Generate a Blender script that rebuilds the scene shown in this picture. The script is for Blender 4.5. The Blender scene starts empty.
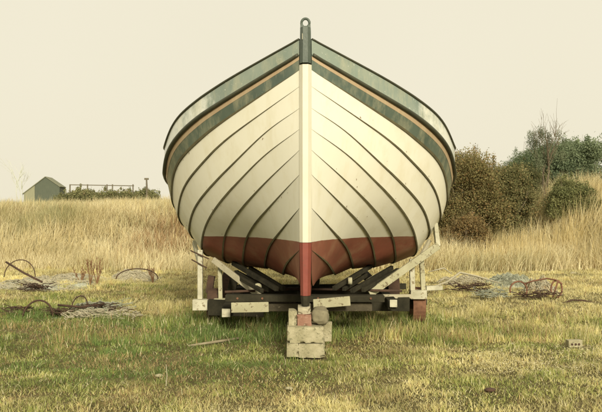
import bpy, bmesh, math, random
import numpy as np
from mathutils import Vector, Matrix, noise
random.seed(7); rng = np.random.default_rng(7)
C = bpy.context.scene.collection
sc = bpy.context.scene
F, HX, HY, EYE, DS = 800.0, 301.0, 212.0, 1.62, 9.1   # focal in photo px, centre column, horizon row, eye height, stem distance
def P(x, y, d): return Vector(((x-HX)*d/F, d, EYE-(y-HY)*d/F))

# ------------------------------------------------------------------ objects
def tag(o, label=None, cat=None, group=None, kind=None):
    if label: o['label'] = label
    if cat: o['category'] = cat
    if group: o['group'] = group
    if kind: o['kind'] = kind
    return o
def thing(name, label, cat, loc=(0,0,0), rz=0, group=None):
    o = bpy.data.objects.new(name, None); C.objects.link(o)
    o.location = loc; o.rotation_euler = (0,0,rz); o.empty_display_size = .2
    return tag(o, label, cat, group)
def link(name, me, mats, parent=None, smooth=False):
    o = bpy.data.objects.new(name, me); C.objects.link(o)
    for m in (mats if isinstance(mats, (list, tuple)) else [mats]): me.materials.append(m)
    if smooth: me.polygons.foreach_set('use_smooth', [True]*len(me.polygons))
    if parent: o.parent = parent
    return o
class MB:
    """collects simple shapes into one mesh"""
    def __init__(s): s.v=[]; s.f=[]; s.m=[]
    def add(s, vs, fs, mi=0):
        n=len(s.v); s.v += [tuple(v) for v in vs]; s.f += [tuple(i+n for i in f) for f in fs]; s.m += [mi]*len(fs)
    def box(s, c, d, rot=None, jit=0, mi=0):
        c=Vector(c); vs=[]
        for i in range(8):
            v=Vector(((i&1)-.5, ((i>>1)&1)-.5, ((i>>2)&1)-.5)); v=Vector((v.x*d[0], v.y*d[1], v.z*d[2]))
            if jit: v += Vector((random.uniform(-1,1),random.uniform(-1,1),random.uniform(-1,1)))*jit
            if rot is not None: v = rot @ v
            vs.append(v+c)
        s.add(vs, [(0,2,3,1),(4,5,7,6),(0,1,5,4),(2,6,7,3),(0,4,6,2),(1,3,7,5)], mi)
    def beam(s, a, b, w, h, roll=0, mi=0, jit=0):
        a=Vector(a); b=Vector(b); d=b-a; L=d.length
        q=d.to_track_quat('Y','Z').to_matrix() @ Matrix.Rotation(roll,3,'Y')
        s.box((a+b)/2, (w,L,h), q, jit, mi)
    def tube(s, pts, r, n=6, closed=False, mi=0):
        pts=[Vector(p) for p in pts]; rs = r if isinstance(r,(list,tuple)) else [r]*len(pts)
        N=len(pts); rings=[]; up=Vector((0.13,0.21,1)).normalized()
        for i,p in enumerate(pts):
            if closed: t=pts[(i+1)%N]-pts[i-1]
            else: t=pts[min(i+1,N-1)]-pts[max(i-1,0)]
            t.normalize(); a=t.cross(up)
            if a.length<1e-3: a=t.cross(Vector((1,0,0)))
            a.normalize(); b=t.cross(a)
            rings.append([p+(a*math.cos(k*2*math.pi/n)+b*math.sin(k*2*math.pi/n))*rs[i] for k in range(n)])
        vs=[v for rg in rings for v in rg]; fs=[]
        for i in range(N if closed else N-1):
            j=(i+1)%N
            for k in range(n): fs.append((i*n+k, i*n+(k+1)%n, j*n+(k+1)%n, j*n+k))
        if not closed: fs += [tuple(range(n))[::-1], tuple((N-1)*n+k for k in range(n))]
        s.add(vs, fs, mi)
    def build(s, name, mats, parent=None, smooth=False, bevel=0, seg=2):
        me=bpy.data.meshes.new(name); me.from_pydata(s.v, [], s.f)
        me.polygons.foreach_set('material_index', s.m); me.update()
        bm=bmesh.new(); bm.from_mesh(me); bmesh.ops.recalc_face_normals(bm, faces=bm.faces); bm.to_mesh(me); bm.free()
        o=link(name, me, mats, parent, smooth)
        if bevel:
            md=o.modifiers.new('bevel','BEVEL'); md.width=bevel; md.segments=seg; md.limit_method='ANGLE'
        return o

# ------------------------------------------------------------------ materials
def newmat(name):
    m=bpy.data.materials.new(name); m.use_nodes=True; nt=m.node_tree
    return m, nt, nt.nodes['Principled BSDF']
def N(nt, typ, **kw):
    n=nt.nodes.new(typ)
    for k,v in kw.items():
        if hasattr(n,k): setattr(n,k,v)
        else: n.inputs[k].default_value=v
    return n
def ramp(nt, fac, stops):
    r=nt.nodes.new('ShaderNodeValToRGB'); e=r.color_ramp.elements
    while len(e)<len(stops): e.new(.5)
    for i,(p,c) in enumerate(stops):
        e[i].position=p; e[i].color=(*c,1) if len(c)==3 else c
    nt.links.new(fac, r.inputs['Fac']); return r.outputs['Color']
def noisef(nt, scale, detail=5, rough=.6, stretch=None, src='Object', dist=0):
    tc=nt.nodes.new('ShaderNodeTexCoord'); n=nt.nodes.new('ShaderNodeTexNoise')
    n.inputs['Scale'].default_value=scale; n.inputs['Detail'].default_value=detail; n.inputs['Roughness'].default_value=rough
    n.inputs['Distortion'].default_value=dist
    if stretch:
        mp=nt.nodes.new('ShaderNodeMapping'); mp.inputs['Scale'].default_value=stretch
        nt.links.new(tc.outputs[src], mp.inputs[0]); nt.links.new(mp.outputs[0], n.inputs['Vector'])
    else: nt.links.new(tc.outputs[src], n.inputs['Vector'])
    return n.outputs['Fac']
def mixc(nt, fac, a, b, mode='MIX'):
    m=nt.nodes.new('ShaderNodeMix'); m.data_type='RGBA'; m.blend_type=mode
    for sk,v in ((m.inputs[0],fac),(m.inputs[6],a),(m.inputs[7],b)):
        if isinstance(v,(int,float)): sk.default_value=v
        elif isinstance(v,(tuple,list)): sk.default_value=(*v,1)
        else: nt.links.new(v, sk)
    return m.outputs[2]
def bump(nt, bs, h, strength=.4, dist=.01):
    b=nt.nodes.new('ShaderNodeBump'); b.inputs['Strength'].default_value=strength; b.inputs['Distance'].default_value=dist
    nt.links.new(h, b.inputs['Height']); nt.links.new(b.outputs[0], bs.inputs['Normal'])
def surf(name, c1, c2, scale=6, rough=.7, spots=None, spot_scale=30, spot_pos=.62, b=.3, bd=.006, stretch=None, spec=.4, metal=0):
    m,nt,bs=newmat(name)
    n=noisef(nt, scale, 6, .65, stretch)
    col=ramp(nt, n, [(.3,c1),(.7,c2)])
    n2=noisef(nt, spot_scale, 5, .7, stretch)
    if spots:
        f=ramp(nt, n2, [(spot_pos,(0,0,0)),(spot_pos+.06,(1,1,1))]); col=mixc(nt, f, col, spots)
    nt.links.new(col, bs.inputs['Base Color']); bs.inputs['Roughness'].default_value=rough
    bs.inputs['Specular IOR Level'].default_value=spec; bs.inputs['Metallic'].default_value=metal
    if b: bump(nt, bs, n2, b, bd)
    return m
def leafmat(name, trans=.35, rough=.7):
    m,nt,bs=newmat(name)
    at=nt.nodes.new('ShaderNodeAttribute'); at.attribute_name='Col'
    nt.links.new(at.outputs['Color'], bs.inputs['Base Color']); bs.inputs['Roughness'].default_value=rough
    bs.inputs['Specular IOR Level'].default_value=.25
    tr=nt.nodes.new('ShaderNodeBsdfTranslucent'); nt.links.new(at.outputs['Color'], tr.inputs['Color'])
    mx=nt.nodes.new('ShaderNodeMixShader'); mx.inputs[0].default_value=trans
    nt.links.new(bs.outputs[0], mx.inputs[1]); nt.links.new(tr.outputs[0], mx.inputs[2])
    nt.links.new(mx.outputs[0], nt.nodes['Material Output'].inputs['Surface'])
    return m
M={}
M['leaf']=leafmat('foliage'); M['grass']=leafmat('grass blades', .4)
M['bark']=surf('bark',(.10,.08,.05),(.2,.16,.1),12)
def hull_mat(name, paint1, paint2, red=False, glossy=.35, wear=(.32,.27,.17), wearpos=.70, paling=None):
    m,nt,bs=newmat(name)
    big=noisef(nt, 1.3, 4, .6); streak=noisef(nt, 5, 6, .7, (1,1,.35)); fine=noisef(nt, 38, 6, .7, (.6,.6,1)); 
    col=ramp(nt, big, [(.3,paint1),(.7,paint2)])
    if paling:   # paler tint mixed in, patchy, stronger toward the shoulders of the boat
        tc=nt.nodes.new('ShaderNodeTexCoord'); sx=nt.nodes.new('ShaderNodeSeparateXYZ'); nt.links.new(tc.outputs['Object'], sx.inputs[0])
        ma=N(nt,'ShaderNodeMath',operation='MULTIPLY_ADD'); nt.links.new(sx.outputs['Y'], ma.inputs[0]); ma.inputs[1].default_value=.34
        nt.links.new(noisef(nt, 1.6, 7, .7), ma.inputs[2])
        col=mixc(nt, ramp(nt, ma.outputs[0], [(paling[0],(0,0,0)),(paling[1],(.85,.85,.85))]), col, paling[2])
    # grime running down the planks
    g=ramp(nt, streak, [(.48,(0,0,0)),(.76,(.42,.42,.42))]); col=mixc(nt, g, col, (.60,.54,.33) if not red else (.16,.11,.05))
    if red:
        tc=nt.nodes.new('ShaderNodeTexCoord'); sx=nt.nodes.new('ShaderNodeSeparateXYZ'); nt.links.new(tc.outputs['Object'], sx.inputs[0])
        w=noisef(nt, 2.2, 3, .6); ma=N(nt,'ShaderNodeMath',operation='MULTIPLY_ADD'); nt.links.new(w, ma.inputs[0]); ma.inputs[1].default_value=.022; nt.links.new(sx.outputs['Z'], ma.inputs[2])
        lt=N(nt,'ShaderNodeMath',operation='LESS_THAN'); nt.links.new(ma.outputs[0], lt.inputs[0]); lt.inputs[1].default_value=1.290
        rc=ramp(nt, noisef(nt, 2.5, 6, .65), [(.3,(.20,.062,.037)),(.5,(.26,.080,.048)),(.70,(.33,.17,.10))])
        rc=mixc(nt, ramp(nt, noisef(nt, 9, 6, .75, (1,1,.4)), [(.55,(0,0,0)),(.75,(.6,.6,.6))]), rc, (.17,.10,.055))
        base=ramp(nt, big, [(.3,(.76,.74,.60)),(.7,(.81,.79,.655))]); base=mixc(nt, ramp(nt, streak, [(.48,(0,0,0)),(.76,(.38,.38,.38))]), base, (.60,.54,.33))
        col=mixc(nt, lt.outputs[0], base, rc)
    f=ramp(nt, fine, [(wearpos,(0,0,0)),(wearpos+.03,(1,1,1))]); col=mixc(nt, f, col, wear)
    nt.links.new(col, bs.inputs['Base Color']); bs.inputs['Roughness'].default_value=glossy
    bs.inputs['Specular IOR Level'].default_value=.5
    bump(nt, bs, fine, .12, .004)
    return m
CW1,CW2=(.76,.74,.60),(.81,.79,.655)
M['white']=hull_mat('cream hull paint',CW1,CW2)
M['red']=hull_mat('cream over red hull paint',(.30,.06,.035),(.36,.10,.05),red=True,glossy=.5,wearpos=.74)
M['greenpale']=hull_mat('faded grey green paint',(.19,.24,.195),(.31,.355,.285),glossy=.25,wear=(.6,.6,.5),wearpos=.64,paling=(.82,1.10,(.76,.77,.68)))
M['green']=hull_mat('dark sea green paint',(.065,.092,.07),(.14,.175,.13),glossy=.27,wear=(.35,.36,.28),wearpos=.68,paling=(1.0,1.4,(.46,.50,.42)))
M['tan']=hull_mat('tan stripe paint',(.40,.29,.17),(.50,.38,.24),glossy=.5)
M['lap']=surf('plank lap shade',(.07,.062,.03),(.14,.125,.06),8,.7)  # shade under the plank laps, painted as a dark colour
M['rub']=surf('dark rubbing strake',(.035,.038,.022),(.07,.07,.04),5,.5)
M['stemwhite']=hull_mat('cream stem paint',(.64,.615,.475),(.72,.695,.55))
M['keelred']=surf('red keel paint',(.17,.035,.024),(.25,.06,.038),3,.55,(.12,.06,.035),18)
M['tar']=surf('tarred timber',(.020,.019,.012),(.05,.045,.028),5,.9,(.10,.085,.05),25,.64,spec=.15)
M['stemdark']=surf('dark green stem paint',(.055,.075,.055),(.10,.125,.095),8,.4,(.45,.47,.38),28,.66)
M['concrete']=surf('concrete block',(.24,.22,.12),(.46,.42,.28),5,.95,(.20,.19,.11),22,.56,1,.012)
M['brick']=surf('red brick',(.20,.095,.06),(.34,.20,.14),7,.9,(.5,.42,.3),34,.6,.8,.008)
M['stone']=surf('weathered round stone',(.13,.115,.07),(.24,.215,.135),5,.95,(.09,.085,.05),12)
M['paleboard']=surf('flaking pale painted board',(.30,.285,.17),(.48,.46,.31),4,.9,(.17,.14,.08),16,.56,.4,stretch=(1,1,1))
M['whiteboard']=surf('white painted timber',(.34,.325,.22),(.60,.58,.44),4,.9,(.24,.20,.12),14,.56,.4)
M['oldwood']=surf('bare grey timber',(.33,.30,.20),(.46,.42,.30),6,.85,(.18,.15,.09),24,.6,.5)
M['rust']=surf('rusty iron',(.11,.05,.028),(.24,.12,.065),9,.85,(.10,.05,.03),28,.6,.7)
M['darkrust']=surf('dark rusty iron',(.045,.027,.017),(.09,.05,.03),9,.85,(.03,.02,.015),28,.6,.7)
M['net']=surf('fishing net',(.42,.44,.34),(.62,.63,.50),7,.95,(.30,.30,.20),20,.55,1,.03)
M['netdark']=surf('old green net twine',(.20,.215,.155),(.38,.39,.29),5,.95)
M['rope']=surf('grey rope',(.33,.30,.2),(.48,.44,.32),14,.9)
M['brown']=surf('dry brown stem',(.16,.085,.04),(.24,.14,.07),14,.9)

# ------------------------------------------------------------------ terrain
def sstep(a,b,x): t=np.clip((x-a)/(b-a),0,1); return t*t*(3-2*t)
class VN:   # smooth value noise in numpy
    def __init__(s, seed): s.g=np.random.default_rng(seed).random((256,256))
    def __call__(s, x, y):
        x=np.asarray(x,float); y=np.asarray(y,float); xi=np.floor(x).astype(int); yi=np.floor(y).astype(int)
        fx=x-xi; fy=y-yi; fx=fx*fx*(3-2*fx); fy=fy*fy*(3-2*fy)
        g=lambda a,b: s.g[a%256,b%256]
        return (g(xi,yi)*(1-fx)+g(xi+1,yi)*fx)*(1-fy)+(g(xi,yi+1)*(1-fx)+g(xi+1,yi+1)*fx)*fy
vn=VN(3); vn2=VN(9); vn3=VN(21)
def fbm(x,y,s,k=vn): return .5*k(x/s,y/s)+.3*k(x/s*2.1+7,y/s*2.1+3)+.2*k(x/s*4.3+1,y/s*4.3+5)
def Hg(x,y):
    x=np.asarray(x,float); y=np.asarray(y,float)
    h=(fbm(x,y,2.2)-.5)*.13*sstep(3,7,y)+(fbm(x,y,.6,vn2)-.5)*.05
    edge=22.6+(fbm(x,y*0,5,vn3)-.5)*3
    left=1.72*sstep(0,8.5,y-edge)
    wr=sstep(1.0,4.5,x); wm=sstep(6.9,9.3,x)
    right=.55*sstep(0,5,y-edge)+.9*sstep(28,40,y)
    mound=1.95*sstep(0,6,y-edge+.5)
    b=left*(1-wr)+wr*(right*(1-wm)+mound*wm)
    return h+b+(fbm(x,y,6,vn2)-.5)*.45*sstep(24,32,y)
def ground():
    xs=np.unique(np.concatenate([np.linspace(-26,26,210), -np.geomspace(26,2500,22), np.geomspace(26,2500,22)]))
    ys=np.unique(np.concatenate([np.linspace(-14,2,12),np.linspace(2,42,200),np.geomspace(42,3500,30)]))
    X,Y=np.meshgrid(xs,ys); Z=Hg(X,Y)-.01
    V=np.stack([X,Y,Z],-1).reshape(-1,3); nx=len(xs); ny=len(ys)
    i=np.arange((ny-1)*nx).reshape(ny-1,nx)[:,:-1].ravel(); Fc=np.stack([i,i+1,i+nx+1,i+nx],1)
    me=bpy.data.meshes.new('ground'); me.from_pydata(V.tolist(),[],Fc.tolist())
    m,nt,bs=newmat('grassy ground')
    a=ramp(nt, noisef(nt,1.1,8,.7,src='Object'), [(.3,(.13,.13,.05)),(.5,(.24,.20,.09)),(.7,(.36,.30,.16))])
    b2=ramp(nt, noisef(nt,26,5,.7), [(.35,(.45,.45,.45)),(.7,(1.2,1.2,1.2))])
    nt.links.new(mixc(nt,1,a,b2,'MULTIPLY'), bs.inputs['Base Color']); bs.inputs['Roughness'].default_value=.95; bs.inputs['Specular IOR Level'].default_value=.1
    bump(nt,bs,noisef(nt,30,6,.8),1,.04)
    o=link('ground',me,m,smooth=True); tag(o,'grassy field rising to a bank, meeting the horizon','ground',kind='structure')
ground()

# ------------------------------------------------------------------ grass: many blades in one mesh
def blades(name, pos, L, W, lean, col, label, mat=None, tipbend=.5, seg=3, wind=None):
    n=len(pos); az=rng.uniform(0,2*np.pi,n); fac=az+rng.uniform(-.7,.7,n)+np.pi/2
    d=np.stack([np.cos(az),np.sin(az),np.zeros(n)],1); s=np.stack([np.cos(fac),np.sin(fac),np.zeros(n)],1)
    if wind is not None: d=d+np.asarray(wind) 
    rows=[]; 
    for k in range(seg+1):
        t=k/seg; out=lean*L*(t*.35+tipbend*t*t); up=L*(t-.28*lean*t*t)
        c=pos+d*out[:,None]; c[:,2]+=up
        w=(W*(1-t)**.7)[:,None]*s*.5
        if k<seg: rows+= [c-w,c+w]
        else: rows.append(c)
    V=np.stack(rows,1); nv=V.shape[1]; V=V.reshape(-1,3)
    base=(np.arange(n)*nv)[:,None]
    quads=np.concatenate([base+np.array([[2*k,2*k+1,2*k+3,2*k+2]]) for k in range(seg-1)],1).reshape(-1,4) if seg>1 else np.zeros((0,4),int)
    tri=base+np.array([[2*seg-2,2*seg-1,2*seg]])
    me=bpy.data.meshes.new(name); me.vertices.add(len(V)); me.vertices.foreach_set('co',V.ravel())
    nl=quads.size+tri.size; me.loops.add(nl); me.loops.foreach_set('vertex_index',np.concatenate([quads.ravel(),tri.ravel()]).astype(np.int32))
    npol=len(quads)+len(tri); me.polygons.add(npol)
    st=np.concatenate([np.arange(len(quads))*4, quads.size+np.arange(len(tri))*3]).astype(np.int32)
    me.polygons.foreach_set('loop_start',st); me.update(calc_edges=True)
    ca=me.color_attributes.new('Col','FLOAT_COLOR','POINT')
    cc=np.ones((n,nv,4)); cc[:,:,:3]=col[:,None,:]
    ca.data.foreach_set('color',cc.ravel())
    o=link(name,me,mat or M['grass']); 
    if label: tag(o,label,'grass',kind='stuff')
    return o
def scatter(n, y0, y1, power=1.0, margin=1.45):
    # positions in a widening trapezoid, density falling with distance
    u=rng.random(n)
    e=2-power; d=(y0**e+(y1**e-y0**e)*u)**(1/e)
    x=rng.uniform(-1,1,n)*(.38*d*margin+.3)
    return x,d
def lerp(a,b,t): return np.asarray(a)[None,:]*(1-t[:,None])+np.asarray(b)[None,:]*t[:,None]
GREEN=(.235,.285,.075); DGREEN=(.15,.215,.065); OLIVE=(.40,.40,.135); STRAW=(.62,.555,.27); PALE=(.74,.68,.43); BROWN=(.42,.28,.13)
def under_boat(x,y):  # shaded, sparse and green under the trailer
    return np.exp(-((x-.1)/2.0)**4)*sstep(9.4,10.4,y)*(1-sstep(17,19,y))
def gcol(x,y):
    n=len(x)
    a=fbm(x,y*.6,1.7,vn2); b=fbm(x+30,y,.5,vn3)
    px=HX+x*F/y
    lefty=1-sstep(270,400,px)
    straw=.47+1.05*(a-.5)+1.1*(b-.5)+.20*(1-lefty)-.20*lefty*sstep(7.3,8.6,y)*(1-sstep(12,14,y))
    straw+=.38*sstep(11.5,14,y)*(1-lefty*.35)+.25*(1-sstep(6.6,7.4,y))
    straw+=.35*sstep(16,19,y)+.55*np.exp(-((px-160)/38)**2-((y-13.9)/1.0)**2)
    straw-=.35*np.exp(-((px-235)/75)**2-((y-10.7)/1.3)**2)+.18*np.exp(-((px-450)/60)**2-((y-9.9)/.5)**2)  # left patch: greener grass, partly the boat's shadow painted into the blades
    straw+=rng.normal(0,.17,n)
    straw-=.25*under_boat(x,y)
    s=np.clip(straw,0,1)
    c=np.where((s<.33)[:,None],lerp(DGREEN,GREEN,np.clip(s/.33,0,1)),np.where((s<.58)[:,None],lerp(GREEN,OLIVE,np.clip((s-.33)/.25,0,1)),lerp(OLIVE,STRAW,np.clip((s-.58)/.3,0,1))))
    r=rng.random(n); c=np.where((r<.06+.05*s)[:,None],np.array(PALE)[None],c); c=np.where((r>.965)[:,None],np.array(BROWN)[None],c)
    mott=1.03+.58*np.clip((fbm(x+3,y+8,.42,vn)-.3)*1.9,0,1); tz=fbm(x+50,y,.9,vn3); c=np.where(((tz>.6)&(rng.random(n)<.4))[:,None],np.array((.40,.31,.15))[None],c)
    return c*rng.uniform(.72,1.2,(n,1))*mott[:,None], s
def clear(x,y):   # keep blades out of the blocks
    m=np.ones(len(x),bool)
    m&=~((x>-.2)&(x<.30)&(y>8.75)&(y<9.55))
    return m
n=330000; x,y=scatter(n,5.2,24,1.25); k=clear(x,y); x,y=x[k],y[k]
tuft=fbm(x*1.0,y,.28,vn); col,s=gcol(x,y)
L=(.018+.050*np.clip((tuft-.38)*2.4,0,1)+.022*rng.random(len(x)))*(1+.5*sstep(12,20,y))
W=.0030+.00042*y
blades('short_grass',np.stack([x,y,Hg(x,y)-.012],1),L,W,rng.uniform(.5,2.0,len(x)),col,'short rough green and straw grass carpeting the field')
# longer tussocks
nc=900; cx,cy=scatter(nc,6.2,24,1.1); NZ=rng.random(nc)
for (qa,qb,qr,qn) in ((6,60,316,60),(60,128,314,70),(2,112,285,70),(486,560,286,70),(436,500,281,40)):
    qx=rng.uniform(qa,qb,qn); qd=F*EYE/(qr-HY)+rng.uniform(-.2,1.4,qn); cx=np.concatenate([cx,(qx-HX)*qd/F]); cy=np.concatenate([cy,qd])
nc=len(cx)
rep=rng.integers(30,90,nc); cx=np.repeat(cx,rep); cy=np.repeat(cy,rep); r=np.abs(rng.normal(0,.10,len(cx))); th=rng.uniform(0,6.28,len(cx))
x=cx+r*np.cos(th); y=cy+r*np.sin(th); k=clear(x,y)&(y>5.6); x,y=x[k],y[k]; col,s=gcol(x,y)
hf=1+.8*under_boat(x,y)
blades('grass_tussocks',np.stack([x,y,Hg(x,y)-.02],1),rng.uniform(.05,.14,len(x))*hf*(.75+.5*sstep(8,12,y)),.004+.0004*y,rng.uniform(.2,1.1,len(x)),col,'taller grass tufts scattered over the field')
# longer rank grass round the trailer wheels
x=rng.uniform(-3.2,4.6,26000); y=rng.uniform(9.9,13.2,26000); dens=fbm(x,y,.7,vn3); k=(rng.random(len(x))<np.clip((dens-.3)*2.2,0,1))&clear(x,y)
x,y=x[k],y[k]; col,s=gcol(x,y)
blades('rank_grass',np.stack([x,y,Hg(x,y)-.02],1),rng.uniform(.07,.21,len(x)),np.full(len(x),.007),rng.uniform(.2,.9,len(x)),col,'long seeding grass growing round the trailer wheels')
# tall dry bank grass
n=215000; x=rng.uniform(-21,20,n); y=22.0+rng.random(n)**1.15*14
e=22.6+(fbm(x,y*0,5,vn3)-.5)*3; k=y>e-.6+rng.normal(0,.5,n); x,y=x[k],y[k]; n=len(x)
a=fbm(x,y,1.5,vn); t=np.clip(.55+1.1*(a-.5)+rng.normal(0,.2,n),0,1)
c=lerp((.60,.51,.27),(.88,.80,.53),t)
gr=np.clip((fbm(x+9,y,2.0,vn2)-.52)*4+rng.normal(0,.2,n),0,1)*.55; c=c*(1-gr[:,None])+np.array((.22,.24,.07))[None]*gr[:,None]
br=(np.exp(-((x+4.2)/1.2)**2-((y-27.5)/2.5)**2)>rng.random(n))[:,None]; c=np.where(br,c*np.array((.62,.48,.42)),c)
r=rng.random(n); c=np.where((r<.05)[:,None],np.array((.30,.20,.09)),c)*rng.uniform(.8,1.2,(n,1))
hh=(.22+.40*rng.random(n))*(.55+.9*fbm(x,y,1.1,vn3))*(1+.5*sstep(2,4,x))*(1+.45*sstep(8,9.6,x))
blades('dry_bank_grass',np.stack([x,y,Hg(x,y)-.03],1),hh,np.full(n,.017),rng.uniform(.25,1.15,n),c,'tall pale dry grass covering the bank behind the boat',wind=np.stack([1.6*(fbm(x,y,.9,vn2)-.42),0*x,0*x],1),seg=3)
# feathery seed stems
n=9000; x=np.concatenate([rng.uniform(-14,15,n//2),rng.uniform(3.5,14,n//2)]); y=rng.uniform(23,33,n)
y=np.where(x>3.5,rng.uniform(22.6,29,n),y); k=(fbm(x,y,1.3,vn2)>.45); x,y=x[k],y[k]; n=len(x)
blades('reed_stems',np.stack([x,y,Hg(x,y)-.03],1),rng.uniform(.6,1.15,n)*(.62+.5*sstep(3,9,x)),np.full(n,.022),rng.uniform(.03,.35,n),lerp((.60,.48,.22),(.80,.70,.40),rng.random(n)),'tall thin reed stems standing above the bank grass',wind=(.3,0,0),tipbend=.8)
# far plateau grass
n=22000; x=rng.uniform(-40,36,n); y=rng.uniform(35,62,n)
blades('plateau_grass',np.stack([x,y,Hg(x,y)-.03],1),rng.uniform(.3,.6,n),np.full(n,.04),rng.uniform(.1,.7,n),lerp((.56,.49,.24),(.76,.68,.40),rng.random(n)),'pale grass on the level ground beyond the bank')
# pale dead leaves and chips in the grass at lower right
def litter(name,label,n,fx,c1,c2,sz):
    x,y=fx(n); z=Hg(x,y)+.02+rng.random(len(x))*.04; n=len(x)
    a=rng.uniform(0,6.28,n); t=rng.uniform(-.5,.5,(n,2)); s=rng.uniform(.5,1,n)*sz
    u=np.stack([np.cos(a),np.sin(a),t[:,0]],1)*s[:,None]; v=np.stack([-np.sin(a),np.cos(a),t[:,1]],1)*(s*.5)[:,None]
    p=np.stack([x,y,z],1); V=np.stack([p-u,p-v,p+u*1.1,p+v],1).reshape(-1,3)
    me=bpy.data.meshes.new(name); me.from_pydata(V.tolist(),[],np.arange(4*n).reshape(-1,4).tolist())
    ca=me.color_attributes.new('Col','FLOAT_COLOR','POINT'); cc=np.ones((n,4,4)); cc[:,:,:3]=lerp(c1,c2,rng.random(n))[:,None,:]; ca.data.foreach_set('color',cc.ravel())
    tag(link(name,me,M['leaf']),label,'litter',kind='stuff')
def fx1(n):
    px=rng.uniform(470,600,n); py=rng.uniform(350,378,n)+ (560-px)*.04; k=(fbm(px,py*3,14,vn3)>.47); px,py=px[k],py[k]; d=F*EYE/(py-HY); return (px-HX)*d/F,d
litter('dead_leaves','pale dead leaves strewn over the grass at lower right',2600,fx1,(.50,.45,.24),(.74,.69,.46),.014)
def fx2(n):
    x,y=scatter(n,5.6,22,1.2); k=fbm(x,y,.9,vn2)>.5; return x[k],y[k]
litter('scattered_litter','small dry leaves and chips scattered across the field',2600,fx2,(.35,.25,.12),(.70,.65,.42),.014)

# ------------------------------------------------------------------ the boat
def pchip(xk,yk,x):
    xk=np.array(xk,float); yk=np.array(yk,float); h=np.diff(xk); dl=np.diff(yk)/h; n=len(xk); d=np.zeros(n)
    for i in range(1,n-1):
        if dl[i-1]*dl[i]>0:
            w1=2*h[i]+h[i-1]; w2=h[i]+2*h[i-1]; d[i]=(w1+w2)/(w1/dl[i-1]+w2/dl[i])
    d[0]=dl[0]; d[-1]=dl[-1]
    i=np.clip(np.searchsorted(xk,x)-1,0,n-2); t=(x-xk[i])/h[i]
    return (yk[i]*(1+2*t)*(1-t)**2+h[i]*d[i]*t*(1-t)**2+yk[i+1]*t*t*(3-2*t)+h[i]*d[i+1]*t*t*(t-1))
YM,YMID,YL=2.55,5.2,9.4
# seams traced from rail down: stem row, [(x,row)...], exponent
SE=[ (40,[(353.4,62.8),(396,86.8),(428,109),(441.6,121.4),(454,149)],2.5),
     (54.5,[(358.8,82.8),(401.5,108),(412,114.7),(436,134.7),(450,154.8),(453,174)],2.5),
     (70,[(340,90),(366.8,108.5),(393.5,124),(420,145.4),(439,164),(445.6,185.5),(446,200)],2.4),
     (86.6,[(316,89.6),(329,100),(366.8,125.4),(393.5,145.4),(412,165.4),(431,185.5),(438.5,206),(439.5,216)],2.35),
     (108.4,[(314.7,110.7),(342.7,129.4),(380,165.4),(406.8,190.8),(415,200),(425,215),(428.4,231)],2.3),
     (129.3,[(316,132.6),(348,156),(380,188),(392,200),(408,222),(414.5,238),(415.7,248)],2.25),
     (150.2,[(316.6,154.9),(348,184),(364,200),(385.5,225),(393.2,240),(394.5,256)],2.2),
     (174.8,[(315.5,178.8),(344,209),(361.4,226.7),(370.8,242.7),(374.3,261.4)],2.15),
     (208.2,[(314.7,212),(334.7,234.7),(346.7,249.4),(352.5,266)],2.1),
     (250.2,[(313.4,252),(326.7,264),(334,273.8)],2.0)]
ny=72; YS=np.unique(np.concatenate([np.linspace(0,1,18)**1.4*1.0, np.linspace(1,YM,22), np.linspace(YM,YL,32)]))
def hermite(y0,y1,a,b,sa,sb,y):
    h=y1-y0; t=np.clip((y-y0)/h,0,1); return a*(1+2*t)*(1-t)**2+h*sa*t*(1-t)**2+b*t*t*(3-2*t)+h*sb*t*t*(t-1)
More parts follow.
